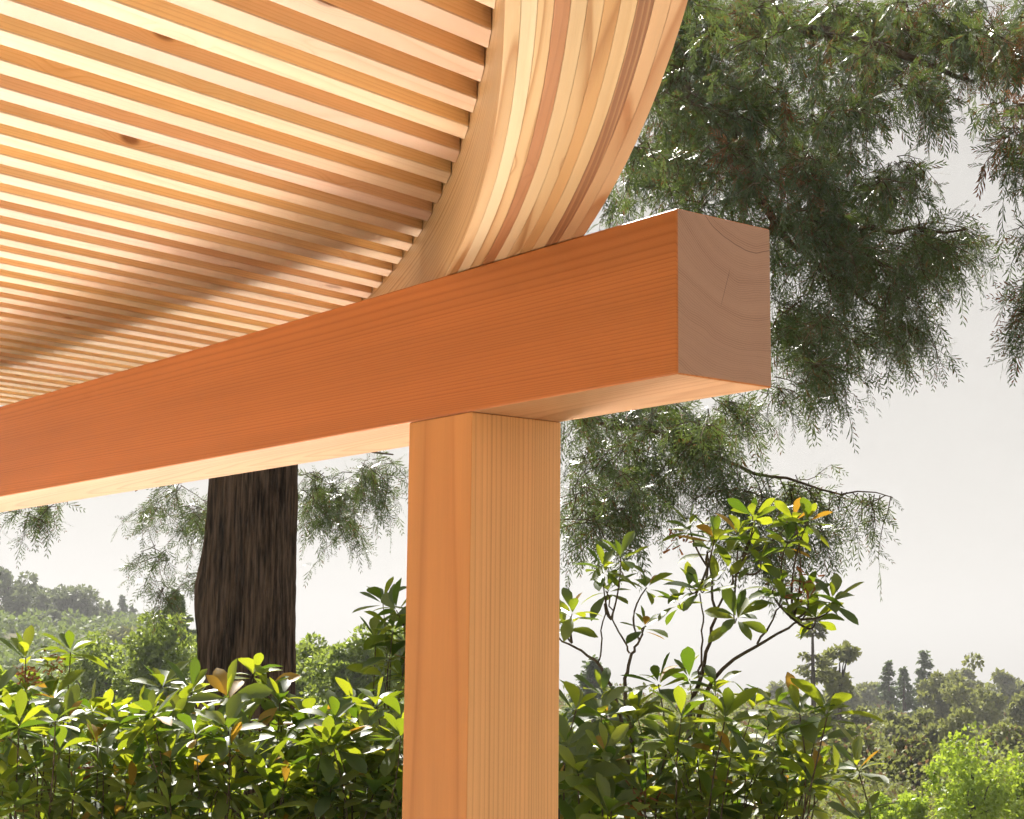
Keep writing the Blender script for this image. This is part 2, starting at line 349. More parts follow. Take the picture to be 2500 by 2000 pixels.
M_TRUNK = bark_mat('tree_bark', (.05, .04, .03), (.14, .11, .08), (5, 5, 1), .6)

# ------------------------------------------------------------------ plant geometry
def tube(pts, rad, sides=6, V=None, F=None):
    """append a tapered tube through pts to V, F"""
    pts = np.asarray(pts, float); n = len(pts); rad = np.broadcast_to(rad, n) if np.ndim(rad) else np.full(n, rad)
    T = np.gradient(pts, axis=0); T /= np.linalg.norm(T, axis=1)[:, None]+1e-9
    ref = np.array([0., 0, 1]) if abs(T[0][2]) < .9 else np.array([1., 0, 0])
    b = len(V)
    for i in range(n):
        a = np.cross(T[i], ref); a /= np.linalg.norm(a)+1e-9; c_ = np.cross(T[i], a)
        for s in range(sides):
            t = 2*math.pi*s/sides; V.append(pts[i]+rad[i]*(a*math.cos(t)+c_*math.sin(t)))
    for i in range(n-1):
        for s in range(sides):
            F.append((b+i*sides+s, b+i*sides+(s+1) % sides, b+(i+1)*sides+(s+1) % sides, b+(i+1)*sides+s))
    F.append(tuple(b+(n-1)*sides+s for s in range(sides)))
def curve(p0, p1, sag=0.0, n=8, jit=0.0, g=None):
    t = np.linspace(0, 1, n)[:, None]; P = np.asarray(p0)*(1-t)+np.asarray(p1)*t; P[:, 2] += (sag*4*t*(1-t))[:, 0]
    if jit: J = rng.normal(0, jit, (n, 3)); J[0] = 0; J[-1] = 0; P = P+J
    return P
def unit(v): v = np.asarray(v, float); return v/(np.linalg.norm(v, axis=-1, keepdims=True)+1e-9)
def instance(PV, PF, org, ax, nrm, sc):
    """copies of a small prototype (PV local: x along, y side, z normal) as one vertex/face array"""
    ax = unit(ax); sd_ = unit(np.cross(nrm, ax)); nr_ = np.cross(ax, sd_); sc = np.asarray(sc)
    if sc.ndim == 1: sc = sc[:, None]
    if sc.shape[1] == 1: sc = np.repeat(sc, 3, 1)
    P = PV[None, :, :]*sc[:, None, :]
    V = org[:, None, :]+P[:, :, 0:1]*ax[:, None, :]+P[:, :, 1:2]*sd_[:, None, :]+P[:, :, 2:3]*nr_[:, None, :]
    F = PF[None]+(np.arange(len(org))*len(PV))[:, None, None]
    return V.reshape(-1, 3), F.reshape(-1, PF.shape[1])
def inpoly(px, py, poly):
    px = np.asarray(px); py = np.asarray(py); ins = np.zeros(px.shape, bool); j = len(poly)-1
    for i in range(len(poly)):
        xi, yi = poly[i]; xj, yj = poly[j]
        c_ = ((yi > py) != (yj > py)) & (px < (xj-xi)*(py-yi)/(yj-yi+1e-12)+xi); ins ^= c_; j = i
    return ins
def sample_poly(poly, n):
    P = np.array(poly, float); lo = P.min(0); hi = P.max(0); out = []
    while len(out) < n:
        q = rng.uniform(lo, hi, (n*3, 2)); out += list(q[inpoly(q[:, 0], q[:, 1], poly)])
    return np.array(out[:n])

# ------------------------------------------------------------------ redwoods
def sprig_proto(n=7, seed=0):
    r_ = np.random.default_rng(seed); V, F = [], []
    V += [(0, -.016, 0), (0, .016, 0), (1.0, .0, 0.02)]; F.append((0, 1, 2))
    for i in range(n):
        t = .05+.88*i/(n-1)
        for s in (-1, 1):
            L = (.50-.30*t)*r_.uniform(.6, 1.3); a = math.radians(r_.uniform(16, 46)); w_ = .045; b = len(V)
            d = np.array([math.cos(a), s*math.sin(a), r_.uniform(-.25, .15)]); o = np.array([t, 0, 0.0]); pr = np.array([-d[1], d[0], 0])
            V += [tuple(o-pr*w_*.6), tuple(o+d*L*.55+pr*w_), tuple(o+d*L)]; F.append((b, b+1, b+2))
    return np.array(V, float), np.array(F, int)
SPRIG = [sprig_proto(6, 3), sprig_proto(5, 4)]
def redwood_strands(strands, step=.038, L=(.09, .19), keep_down=.30):
    """strands: list of polylines; returns sprig arrays and twig tubes"""
    org, ax, nr, sc = [], [], [], []
    TV, TF = [], []
    for P in strands:
        P = np.asarray(P); seg = np.linalg.norm(np.diff(P, axis=0), axis=1); tot = seg.sum(); cum = np.r_[0, np.cumsum(seg)]
        tube(P, np.linspace(.0045, .0015, len(P)), 3, TV, TF)
        s = rng.uniform(0, step)
        side = 1
        while s < tot:
            i = min(np.searchsorted(cum, s)-1, len(seg)-1); i = max(i, 0); f = (s-cum[i])/seg[i]; p = P[i]*(1-f)+P[i+1]*f; t = unit(P[i+1]-P[i])
            rv = unit(rng.normal(0, 1, 3)); sd_ = unit(np.cross(t, rv))
            d = unit(t*.5+sd_*1.0*side+np.array([0, 0, -keep_down]))
            org.append(p); ax.append(d); nr.append(unit(np.cross(d, rng.normal(0, 1, 3)))); sc.append(rng.uniform(*L)*(1-.3*s/tot)); side = -side
            s += step*rng.uniform(.6, 1.4)
        org.append(P[-1]); ax.append(unit(P[-1]-P[-2]+np.array([0, 0, -.1]))); nr.append(unit(rng.normal(0, 1, 3))); sc.append(rng.uniform(*L))
    return np.array(org), np.array(ax), np.array(nr), np.array(sc), TV, TF
def hanging(p0, length, out, n=6):
    """a branchlet that leaves in direction out and droops"""
    p = np.array(p0, float); d = unit(out); P = [p.copy()]; st = length/(n-1)
    for i in range(n-1):
        d = unit(d+np.array([0, 0, -.24])+rng.normal(0, .26, 3)); p = p+d*st; P.append(p.copy())
    return np.array(P)
M_RED = leaf_mat('redwood_needles', (.006, .020, .012), (.030, .056, .024), (.13, .165, .03), .34, .28, .8, (.15, .085, .025), .10, per='island')
M_REDBROWN = leaf_mat('dead_redwood_needles', (.07, .03, .02), (.16, .07, .035), (.2, .09, .03), .3, .5, .3, per='island')

def redwood(name, label, base, trunk_r, trunk_top, limbs, regions, trunk_flare=1.12, dead=None):
    t = empty(name, base, label, 'tree', 'redwood trees')
    nz, ns = 260, 144; V, F = [], []
    zs_ = np.r_[np.linspace(base[2]-.3, base[2]+5.5, nz-30), np.linspace(base[2]+5.6, trunk_top, 30)]
    ang = np.linspace(0, 2*math.pi, ns, endpoint=False)
    for z in zs_:
        h = (z-base[2]); rr = trunk_r*(1+ (trunk_flare-1)*math.exp(-max(h, 0)/.9))*(1-.7*max(0, h-2)/max(trunk_top-base[2], 1))
        wob = .016*np.sin(ang*3+1.3)+.012*np.sin(ang*5+h*.35)
        furrow = np.abs(np.sin(ang*15+1.6*np.sin(h*.9+ang*2)+3.2*vnoise(ang*6, np.full(ns, h*1.4), 1.0, 5)))*(.55+.45*np.abs(np.sin(ang*31+2.2*vnoise(ang*5, np.full(ns, h*2), 1.0, 6))))
        rough_ = vnoise(ang*14, np.full(ns, h*2.2), 1.0, 9)-.5+1.2*(vnoise(ang*22, np.full(ns, h*5.0), 1.0, 12)-.5)*(vnoise(ang*7, np.full(ns, h*1.7), 1.0, 4) > .45)
        bump = .022*np.exp(-((h-2.6)/.35)**2)*np.exp(-(((ang-3.9)+math.pi) % (2*math.pi)-math.pi)**2/.3)*3
        r_ = rr*(1+wob+.10*(furrow**.6-.6)+.035*rough_)+bump
        for a_, q in zip(ang, r_): V.append((base[0]+q*math.cos(a_), base[1]+q*math.sin(a_), z))
    for i in range(nz-1):
        for s in range(ns): F.append((i*ns+s, i*ns+(s+1) % ns, (i+1)*ns+(s+1) % ns, (i+1)*ns+s))
    link('trunk', mesh_np('trunk', V, F, [M_BARK]), t)
    for pts, r0, r1 in limbs:
        V, F = [], []; pts = np.asarray(pts); 
        tt = np.linspace(0, len(pts)-1, 4*len(pts)); P = np.stack([np.interp(tt, range(len(pts)), pts[:, c_]) for c_ in range(3)], 1)
        P[1:-1] += rng.normal(0, .014, P[1:-1].shape); tube(P, np.linspace(r0, r1, len(P)), 7, V, F)
        link('branch', mesh_np('branch', V, F, [M_TWIG]), t)
    strands, deadst = [], []
    for reg in regions:
        q = sample_poly(reg['poly'], reg['n'])
        cl = None
        for j_, (px, py) in enumerate(q):
            if j_ % 10: px, py, d = cl[0]+rng.normal(0, 19), cl[1]+rng.normal(0, 13), cl[2]+rng.normal(0, .10)    # branchlets grow in clumps
            else: d = rng.uniform(*reg['d']); cl = (px, py, d)
            p = at(px, py-20, d); ln = rng.uniform(*reg.get('len', (.35, .8)))*.52
            out = unit(np.r_[rng.normal(0, 1, 2)*.6, rng.uniform(-.5, .2)]+RT*reg.get('lean', .35))
            (deadst if rng.uniform() < reg.get('dead', 0) else strands).append(hanging(p, ln, out))
    for pts, st_, ln in [x for reg in regions for x in reg.get('lines', [])]:
        pts = np.asarray(pts)
        for i in range(len(pts)-1):
            L_ = np.linalg.norm(pts[i+1]-pts[i])
            for s in np.arange(0, L_, st_):
                p = pts[i]+(pts[i+1]-pts[i])*s/L_; strands.append(hanging(p, rng.uniform(*ln), unit(np.r_[rng.normal(0, .5, 2), -.6])))
    for st_, mt, nm in ((strands, M_RED, 'foliage'), (deadst, M_REDBROWN, 'dead_foliage')):
        if not st_: continue
        o, a, n_, s_, TV, TF = redwood_strands(st_)
        half = len(o)//2; V1, F1 = instance(*SPRIG[0], o[:half], a[:half], n_[:half], s_[:half]); V2, F2 = instance(*SPRIG[1], o[half:], a[half:], n_[half:], s_[half:])
        tag(link(nm, mesh_np(nm, np.r_[V1, V2], np.r_[F1, F2+len(V1)], [mt]), t), kind='stuff')
        tag(link('twigs' if nm == 'foliage' else 'dead_twigs', mesh_np('twigs', TV, TF, [M_TWIG]), t), kind='stuff')
    return t
TD = 14.0
tb = at(604, 1640, TD); tb[2] = ground_z(tb[0], tb[1])-.05
def on_trunk(z): return np.array([tb[0], tb[1], z])
D1 = [(1640, 0), (2060, 0), (2120, 90), (2190, 130), (2150, 230), (2010, 260), (1990, 400), (1930, 440), (1940, 620), (1890, 640), (1760, 540), (1640, 480), (1470, 540), (1520, 400), (1590, 230)]
D2 = [(2040, 0), (2500, 0), (2500, 130), (2420, 190), (2330, 240), (2220, 250), (2120, 260), (2060, 200)]
D3 = [(1980, 250), (2260, 280), (2210, 380), (2250, 440), (2180, 500), (2080, 500), (2000, 560), (1960, 500)]
D4 = [(1890, 540), (2060, 520), (2180, 560), (2370, 550), (2330, 620), (2250, 690), (2280, 760), (2200, 830), (2080, 830), (1990, 960), (1900, 980), (1880, 860)]
D5 = [(1380, 1010), (1560, 960), (1800, 930), (1800, 1030), (1780, 1090), (1620, 1130), (1560, 1200), (1480, 1160), (1380, 1110)]
D6 = [(1380, 1100), (1560, 1150), (1760, 1130), (1830, 1180), (1960, 1200), (2170, 1190), (2150, 1260), (2000, 1340), (1880, 1380), (1700, 1230), (1560, 1290), (1380, 1330)]
D7 = [(745, 1130), (985, 1080), (985, 1250), (900, 1290), (760, 1330), (750, 1200)]
D8 = [(330, 1190), (505, 1160), (500, 1480), (400, 1480), (380, 1380), (440, 1250), (300, 1300)]
D9 = [(-60, 1230), (150, 1215), (130, 1290), (20, 1310), (-60, 1300)]
lim = [([on_trunk(6.6), at(1200, -300, 12.5), at(1760, 70, 11.5), at(2000, 75, 11), at(2170, 120, 10.5), at(2380, 200, 10.2)], .09, .012),
       ([on_trunk(5.4), at(1300, 60, 12.5), at(1640, 190, 11.5), at(1790, 300, 11), at(1850, 480, 10.7), at(1980, 640, 10.5), at(2160, 760, 10.4)], .075, .008),
       ([on_trunk(4.6), at(1150, 640, 12.6), at(1500, 640, 11.6), at(1900, 560, 11), at(2150, 560, 10.6), at(2360, 560, 10.4)], .07, .006),
       ([on_trunk(3.7), at(1050, 950, 12.8), at(1450, 1030, 12), at(1640, 1060, 11.6), at(1800, 1140, 11.2), at(1990, 1195, 11), at(2180, 1215, 10.8)], .032, .003),
       ([on_trunk(3.6), at(830, 1090, 13.6), at(960, 1110, 13.3)], .03, .006), ([on_trunk(3.5), at(470, 1140, 14.2), at(330, 1200, 14.2)], .025, .005),
       ([on_trunk(4.0), at(300, 1120, 13.6), at(60, 1215, 13.0)], .025, .005)]
redwood('redwood_tree', 'big redwood with dark furrowed trunk between post and left edge, branches spreading right', tb, .385, 13.5, lim, [
    dict(poly=D1, n=820, d=(9.8, 13.5), len=(.4, .9), dead=.04, lean=.15),
    dict(poly=D2, n=250, d=(9.5, 12), len=(.35, .8), dead=.10),
    dict(poly=D3, n=150, d=(9.8, 12), len=(.3, .7)),
    dict(poly=D4, n=430, d=(9.8, 12), len=(.35, .85), lean=.5),
    dict(poly=D5, n=250, d=(10.5, 12.5), len=(.35, .8)),
    dict(poly=D6, n=210, d=(10.6, 12), len=(.35, .75), lean=.1, lines=[([at(1640, 1060, 11.6), at(1800, 1140, 11.2), at(1990, 1195, 11)], .05, (.25, .6)), ([at(1930, 1180, 11.05), at(1990, 1195, 11), at(2185, 1212, 10.8)], .035, (.18, .5))]),
    dict(poly=D7, n=100, d=(14.3, 15.4), len=(.5, 1.1), lean=0), dict(poly=D8, n=80, d=(14.3, 15.4), len=(.4, .9), lean=-.3),
    dict(poly=D9, n=26, d=(12.6, 13.4), len=(.3, .55), lean=-.2)])
E1_ = [(2480, 60), (2600, 40), (2600, 460), (2520, 480), (2470, 360), (2450, 320), (2480, 200)]
E2_ = [(2500, 560), (2600, 560), (2600, 940), (2530, 920), (2470, 860), (2510, 760), (2510, 640)]
sb = at(3080, 1640, 11.0); sb[2] = ground_z(sb[0], sb[1])-.05
lim = [([np.array([sb[0], sb[1], 5.6]), at(2800, 60, 10.2), at(2520, 130, 9.6)], .06, .01), ([np.array([sb[0], sb[1], 4.6]), at(2760, 420, 10.0), at(2480, 400, 9.5)], .05, .008), ([np.array([sb[0], sb[1], 3.4]), at(2780, 700, 10.0), at(2480, 760, 9.5)], .05, .006)]
redwood('redwood_tree', 'redwood at the right edge reaching in with drooping partly rust brown sprays', sb, .34, 12.0, lim, [
    dict(poly=E1_, n=140, d=(9.0, 10.0), len=(.25, .6), lean=.0, dead=.3), dict(poly=E2_, n=80, d=(9.0, 10.0), len=(.25, .55), lean=-.1, dead=.25)])

# ------------------------------------------------------------------ rhododendrons
def leaf_mesh(name, Lr=1.0, wid=.17, droop=.25, fold=.10, twist=0.0):
    ts = [0, .10, .28, .48, .68, .86, 1.0]; ws = [.0, .18, .55, .86, 1.0, .72, .06]
    V, F = [], []
    V.append((0, 0, 0))
    for t, w_ in zip(ts[1:], ws[1:]):
        z = -droop*t*t; c_, s_ = math.cos(twist*t), math.sin(twist*t)
        for y, zz in ((-w_*wid, fold*w_), (0, 0), (w_*wid, fold*w_)): V.append((t, y*c_-zz*.5*s_, z+zz*.5*c_+y*s_))
    F += [(0, 2, 1), (0, 3, 2)]
    for i in range(len(ts)-2):
        a = 1+3*i; F += [(a, a+1, a+4, a+3), (a+1, a+2, a+5, a+4)]
    return mesh_np(name, V, F, [M_RHODO], smooth=True)
def rhodo_mat():
    k = NT('rhododendron_leaf')
    isl = k.n('NewGeometry').outputs['Random Per Island']
    r = k.math('FRACT', k.math('ADD', isl, k.math('MULTIPLY', k.n('ObjectInfo').outputs['Random'], 7.13)))
    r2 = k.math('FRACT', k.math('MULTIPLY', r, 23.7))
    top = k.mix(r, (.018, .058, .020), (.062, .145, .030))
    pos = k.n('NewGeometry').outputs['Position']
    top = k.mix(k.math('MULTIPLY', k.noise(pos, 30.0, 3.0), .3), top, (.06, .09, .02))
    under = k.mix(r, (.07, .105, .035), (.12, .15, .055))
    back = k.n('NewGeometry').outputs['Backfacing']
    col = k.mix(back, top, under)
    tr = k.mix(k.math('POWER', r, 1.4), (.16, .27, .012), (.70, .74, .03))
    yel = k.math('GREATER_THAN', r2, .97)
    col = k.mix(yel, col, (.36, .22, .03)); tr = k.mix(yel, tr, (.6, .33, .03))
    bs = k.n('BsdfPrincipled', {'Base Color': col, 'Roughness': k.math('MULTIPLY_ADD', r2, .18, .34), 'Specular IOR Level': .5})
    ts = k.n('BsdfTranslucent', {'Color': tr}); mx = k.n('MixShader', {0: .40}); k.t.links.new(bs.outputs[0], mx.inputs[1]); k.t.links.new(ts.outputs[0], mx.inputs[2])
    k.t.links.new(mx.outputs[0], k.out.inputs[0]); return k.mat
M_RHODO = rhodo_mat()
LEAF = [leaf_mesh('leaf', droop=d_, fold=f_, wid=w_, twist=t_) for d_, f_, w_, t_ in ((.10, .10, .20, .0), (.28, .12, .215, .25), (.42, .08, .195, -.3), (.18, .16, .22, .15), (-.05, .14, .20, -.2))]
M_DRY = leaf_mat('dry_flower_head', (.10, .035, .018), (.22, .09, .04), (.3, .12, .04), .25, .7, .2)
def rhododendron(name, label, base, tips, group, n_fill=0, fill_poly=None, fill_d=None, dry=(), LS=.185, stems=None, stem_hub=None, max_parts=290):
    """tips: (px, py, depth, size, tilt towards light)"""
    t = empty(name, base, label, 'shrub', group)
    tips = [tuple(x) for x in tips]
    if n_fill:
        q = sample_poly(fill_poly, n_fill)
        for (px, py) in q: tips.append((px, py, rng.uniform(*fill_d), rng.uniform(.75, 1.05)))
    leaves = []; SV, SF = [], []
    hubs = [np.array(base)+np.array([rng.normal(0, .15), rng.normal(0, .15), rng.uniform(.2, .6)]) for _ in range(4)] if stem_hub is None else stem_hub
    for (px, py, d, sz) in tips:
        P = at(px, py, d); A = unit(np.array([0, 0, 1.0])+rng.normal(0, .28, 3)-FW*.12)
        h = hubs[int(np.argmin([np.linalg.norm((P-h_)*np.array([1, 1, .3])) for h_ in hubs]))]
        c1_ = P-A*np.linalg.norm(P-h)*rng.uniform(.4, .6)+rng.normal(0, .03, 3); tt_ = np.linspace(0, 1, 8)[:, None]
        tube(h*(1-tt_)**2+2*c1_*tt_*(1-tt_)+(P-A*.01)*tt_**2, np.linspace(.0065, .003, 8), 4, SV, SF)
        n1 = rng.integers(9, 13); a0 = rng.uniform(0, 6.28); e1 = unit(np.cross(A, rng.normal(0, 1, 3))); e2 = np.cross(A, e1)
        for i in range(n1):
            ring = i/n1; th = a0+i*2.399; el = math.radians(62-88*ring+rng.normal(0, 9))
            d_ = unit((e1*math.cos(th)+e2*math.sin(th))*math.cos(el)+A*math.sin(el))
            nrm = unit(A*math.cos(el)-(e1*math.cos(th)+e2*math.sin(th))*math.sin(el)+rng.normal(0, .12, 3))
            leaves.append((P-A*.035*ring+d_*.012, d_, nrm, LS*sz*rng.uniform(.72, 1.12)*(1.0 if ring > .2 else .8), rng.integers(0, 5)))
    # nearest in view become leaves of their own, the rest one mass
    leaves.sort(key=lambda L_: float(np.dot(L_[0]-CAM, FW)))
    vis = lambda L_: (lambda v: abs(np.dot(v, RT)/np.dot(v, FW))*FPX < 1290 and -1030 < np.dot(v, UP)/np.dot(v, FW)*FPX < 1010)(L_[0]-CAM)
    own = [L_ for L_ in leaves if vis(L_)][:max_parts]; ids = {id(L_) for L_ in own}; rest = [L_ for L_ in leaves if id(L_) not in ids]
    inv = Matrix.Translation(-Vector(t.location))
    for (o_, d_, n_, s_, v_) in own:
        y = np.cross(n_, d_); y /= np.linalg.norm(y); z = np.cross(d_, y)
        ob = bpy.data.objects.new('leaf', LEAF[v_]); COL.objects.link(ob); ob.parent = t; ob.matrix_parent_inverse = inv
        M_ = Matrix.Identity(4)
        for r_ in range(3): M_[r_][0], M_[r_][1], M_[r_][2], M_[r_][3] = d_[r_]*s_, y[r_]*s_, z[r_]*s_, o_[r_]
        ob.matrix_basis = M_
    if rest:
        Vs, Fs, b = [], [], 0
        for v_ in range(5):
            g_ = [L_ for L_ in rest if L_[4] == v_]
            if not g_: continue
            lm = LEAF[v_]; lm.calc_loop_triangles()
            PV = np.array([x.co for x in lm.vertices]); PF = np.array([tri.vertices[:] for tri in lm.loop_triangles])
            V_, F_ = instance(PV, PF, np.array([x[0] for x in g_]), np.array([x[1] for x in g_]), np.array([x[2] for x in g_]), np.array([x[3] for x in g_]))
            Vs.append(V_); Fs.append(F_+b); b += len(V_)
        tag(link('foliage', mesh_np('foliage', np.concatenate(Vs), np.concatenate(Fs), [M_RHODO], smooth=True), t), kind='stuff')
    for st in (stems or []):
        P = np.array(st[0]); tt = np.linspace(0, len(P)-1, 3*len(P)); Q = np.stack([np.interp(tt, range(len(P)), P[:, c_]) for c_ in range(3)], 1)
        for _ in range(3): Q[1:-1] = .25*Q[:-2]+.5*Q[1:-1]+.25*Q[2:]
        Q[1:-1] += rng.normal(0, .006, Q[1:-1].shape); tube(Q, np.linspace(st[1]*.62, st[2]*.8, len(Q)), 6, SV, SF)
    link('stems', mesh_np('stems', SV, SF, [M_TWIG]), t)
    for (px, py, d, n_) in dry:
        P = at(px, py, d); o_ = P+rng.normal(0, .03, (n_, 3)); a_ = rng.normal(0, 1, (n_, 3)); PV = np.array([(0, -.1, 0), (0, .1, 0), (1, .16, .05), (1, -.16, .05)]); PF = np.array([(0, 1, 2, 3)])
        V_, F_ = instance(PV, PF, o_, a_, rng.normal(0, 1, (n_, 3)), rng.uniform(.02, .045, n_)); tag(link('dry_flower_head', mesh_np('dry_flower_head', V_, F_, [M_DRY]), t), kind='stuff')
    return t
def gbase(px, d, up=0.0): p = at(px, 1700, d); p[2] = ground_z(p[0], p[1])+up-.05; return p
c5 = lambda x, y, d=8.5, s=1.0: (x/1.9164, 1100+y/1.9164, d, s)
c4 = lambda x, y, d=7.4, s=1.0: (1300+x/1.568, 900+y/1.568, d, s)
GR = 'rhododendrons behind the beam'
rhododendron('rhododendron', 'dark rhododendron at the left edge with a rust brown dry flower head on top', gbase(90, 9.0),
    [c5(120, 960, 8.8), c5(330, 935, 8.9), c5(60, 1230, 8.6), c5(150, 1250, 8.7), c5(430, 1215, 8.8), c5(30, 1340, 8.4), c5(280, 1400, 8.2), c5(210, 1340, 8.4), c5(120, 1120, 8.8), c5(250, 1150, 8.8)],
    GR, 74, [(-60, 1740), (120, 1720), (290, 1740), (330, 1840), (320, 2080), (-60, 2080)], (8.0, 9.4), dry=[(c5(130, 1050)[0], c5(130, 1050)[1], 8.75, 60), (c5(250, 1010)[0], c5(250, 1010)[1], 8.9, 40), (c5(390, 1490)[0], c5(390, 1490)[1], 8.3, 30)])
rhododendron('rhododendron', 'lush rhododendron with sunlit whorls in front of the redwood trunk', gbase(480, 8.8),
    [c5(1060, 1150, 8.3, 1.1), c5(1250, 1120, 8.7), c5(900, 1120, 8.8), c5(650, 1270, 8.3, 1.05), c5(690, 1390, 8.2), c5(820, 1230, 8.7), c5(900, 1510, 8.1, 1.05), c5(1080, 1590, 8.0, 1.1), c5(1000, 1300, 8.4), c5(1160, 1290, 8.4), c5(760, 1100, 8.9), c5(800, 1660, 7.8, 1.1), c5(1240, 1680, 7.8), c5(1190, 1040, 8.8, .9), c5(1310, 1170, 8.6)],
    GR, 84, [(310, 1760), (420, 1720), (680, 1730), (720, 1830), (730, 2080), (300, 2080)], (7.9, 9.3), dry=[(c5(720, 1500)[0], c5(720, 1500)[1], 8.4, 30)])
rhododendron('rhododendron', 'rhododendron with pale upright whorls hugging the left side of the post', gbase(860, 8.6),
    [c5(1560, 1260, 8.2, 1.1), c5(1690, 1340, 8.2), c5(1760, 1190, 8.4), c5(1430, 1250, 8.6), c5(1310, 1530, 8.2), c5(1460, 1650, 8.0), c5(1880, 1240, 8.2), c5(1600, 1480, 8.2), c5(1800, 1420, 8.2), c5(1750, 1600, 8.0), c5(1650, 1180, 8.8)],
    GR, 66, [(740, 1790), (850, 1740), (1010, 1740), (1010, 2080), (730, 2080)], (7.9, 9.1))
rhododendron('rhododendron', 'tall dark rhododendron shoot rising half hidden behind the post', gbase(985, 9.4),
    [c5(1790, 700, 9.6, .95), c5(1850, 740, 9.3), c5(1760, 880, 9.6), c5(1840, 830, 9.3), c5(1830, 960, 9.4), c5(1900, 900, 9.4), c5(1880, 1060, 9.3), c5(1790, 1040, 9.6), c5(1950, 760, 9.4)], GR, 6, [(950, 1620), (1080, 1600), (1080, 1720), (950, 1720)], (9.3, 9.7))
rhododendron('rhododendron', 'low spreading rhododendron right of the post with bright yellow green whorls', gbase(1640, 7.6),
    [c4(270, 1240, 7.6), c4(480, 1200, 7.6), c4(570, 1330, 7.0, 1.15), c4(740, 1330, 7.1, 1.1), c4(930, 1290, 7.5), c4(1020, 1310, 7.1, 1.1), c4(1130, 1320, 7.0, 1.15), c4(700, 1220, 7.8), c4(560, 1430, 7.2), c4(760, 1480, 7.1), c4(630, 1490, 7.2), c4(960, 1400, 7.4), c4(260, 1320, 7.4), c4(170, 1300, 7.3), c4(1080, 1420, 7.2), c4(1240, 1520, 7.5), c4(850, 1560, 7.3), c4(430, 1640, 7.0), c4(290, 1700, 6.9, 1.1), c4(680, 1650, 7.1), c4(160, 1480, 7.3), c4(400, 1320, 7.5), c4(340, 1480, 7.4), c4(1150, 1570, 7.4), c4(1260, 1715, 6.8, 1.05), c4(850, 1290, 7.7), c4(600, 1180, 8.0)],
    GR, LS=.168, n_fill=110, fill_poly=[(1330, 1760), (1480, 1740), (1700, 1790), (1900, 1830), (2010, 1860), (1960, 1960), (1860, 2080), (1330, 2080)], fill_d=(7.0, 8.4), dry=[(c4(410, 1650)[0], c4(410, 1650)[1], 7.0, 36)])
hub = [at(*c4(350, 1190)[:2], 7.9), at(*c4(620, 1230)[:2], 7.9), at(*c4(600, 1270)[:2], 7.8), at(*c4(330, 1225)[:2], 7.8)]
N = lambda x, y, d=7.9: at(*c4(x, y)[:2], d)
cb = gbase(1640, 8.1)
knots_ = [N(410, 1040), N(370, 1090), N(690, 960), N(670, 760), N(850, 1060), N(1000, 960), N(250, 1130), N(150, 1050), N(780, 780), N(690, 860), N(300, 960)]
stems = [([cb, N(350, 1320), N(360, 1190), N(372, 1090), N(410, 1040), N(435, 985)], .020, .005), ([cb, N(590, 1330), N(625, 1230), N(665, 1080), N(700, 930), N(690, 830), N(668, 700)], .022, .005),
         ([cb, N(600, 1290), N(720, 1150), N(860, 1055), N(1010, 985), N(1060, 930)], .022, .005), ([cb, N(340, 1260), N(260, 1140), N(180, 1070), N(100, 1030)], .018, .005), ([N(700, 930), N(760, 820), N(800, 720), N(850, 620)], .010, .004),
         ([N(372, 1090), N(350, 1040), N(310, 960), N(280, 850)], .008, .004), ([N(250, 1130), N(270, 1030), N(275, 900)], .007, .004), ([N(640, 1190), N(650, 1080), N(655, 960), N(640, 860)], .009, .004), ([N(860, 1055), N(920, 960), N(960, 870)], .010, .004), ([N(800, 720), N(900, 680), N(980, 600)], .007, .003)]
rhododendron('rhododendron', 'leggy rhododendron right of the post with bare forked stems against the sky', cb,
    [c4(270, 760, 7.9), c4(340, 720, 7.9), c4(290, 840, 8.0), c4(440, 830, 7.9, .9), c4(600, 600, 7.9, .9), c4(700, 640, 7.8, 1.05), c4(690, 690, 7.9), c4(790, 630, 7.9), c4(840, 560, 8.0, .9), c4(1000, 575, 7.9, .85), c4(1055, 580, 7.9, .85), c4(870, 730, 7.9, 1.0), c4(980, 660, 7.9), c4(600, 830, 7.9), c4(640, 840, 7.8), c4(560, 890, 7.9, .9), c4(780, 950, 7.8, 1.0), c4(930, 830, 7.9), c4(1050, 860, 7.8, 1.05), c4(1150, 880, 7.8), c4(1080, 950, 7.9), c4(150, 930, 7.8), c4(120, 980, 7.9), c4(430, 980, 7.9, .8), c4(830, 690, 7.9, .9), c4(960, 890, 7.8)],
    GR, LS=.145, stems=stems, stem_hub=knots_, dry=[(c4(560, 650)[0], c4(560, 650)[1], 7.9, 24), (c4(1040, 840)[0], c4(1040, 840)[1], 7.75, 44)])

# ------------------------------------------------------------------ trees and scrub beyond
QUAD = (np.array([(0, 0, 0), (.5, .32, .06), (1, 0, -.05), (.5, -.32, .06)]), np.array([(0, 1, 2, 3)]))
TRI5 = (np.array([(0, -.06, 0), (0, .06, 0), (.45, .42, .05), (1, .05, -.1), (.5, -.40, .05)]), np.array([(0, 1, 2, 3, 4)]))
def blob_leaves(centers, radii, n_per, size, flat=.8):
    C_, A_, N_, S_ = [], [], [], []
    for c_, r_ in zip(centers, radii):
        d_ = unit(rng.normal(0, 1, (n_per, 3))); rad = r_*rng.uniform(.45, 1.0, n_per)[:, None]**.6
        C_.append(c_+d_*rad*np.array([1, 1, flat])); A_.append(d_+rng.normal(0, .7, (n_per, 3))); N_.append(d_+rng.normal(0, .5, (n_per, 3))+np.array([0, 0, .6])); S_.append(rng.uniform(.6, 1.3, n_per)*size)
    return np.concatenate(C_), np.concatenate(A_), np.concatenate(N_), np.concatenate(S_)
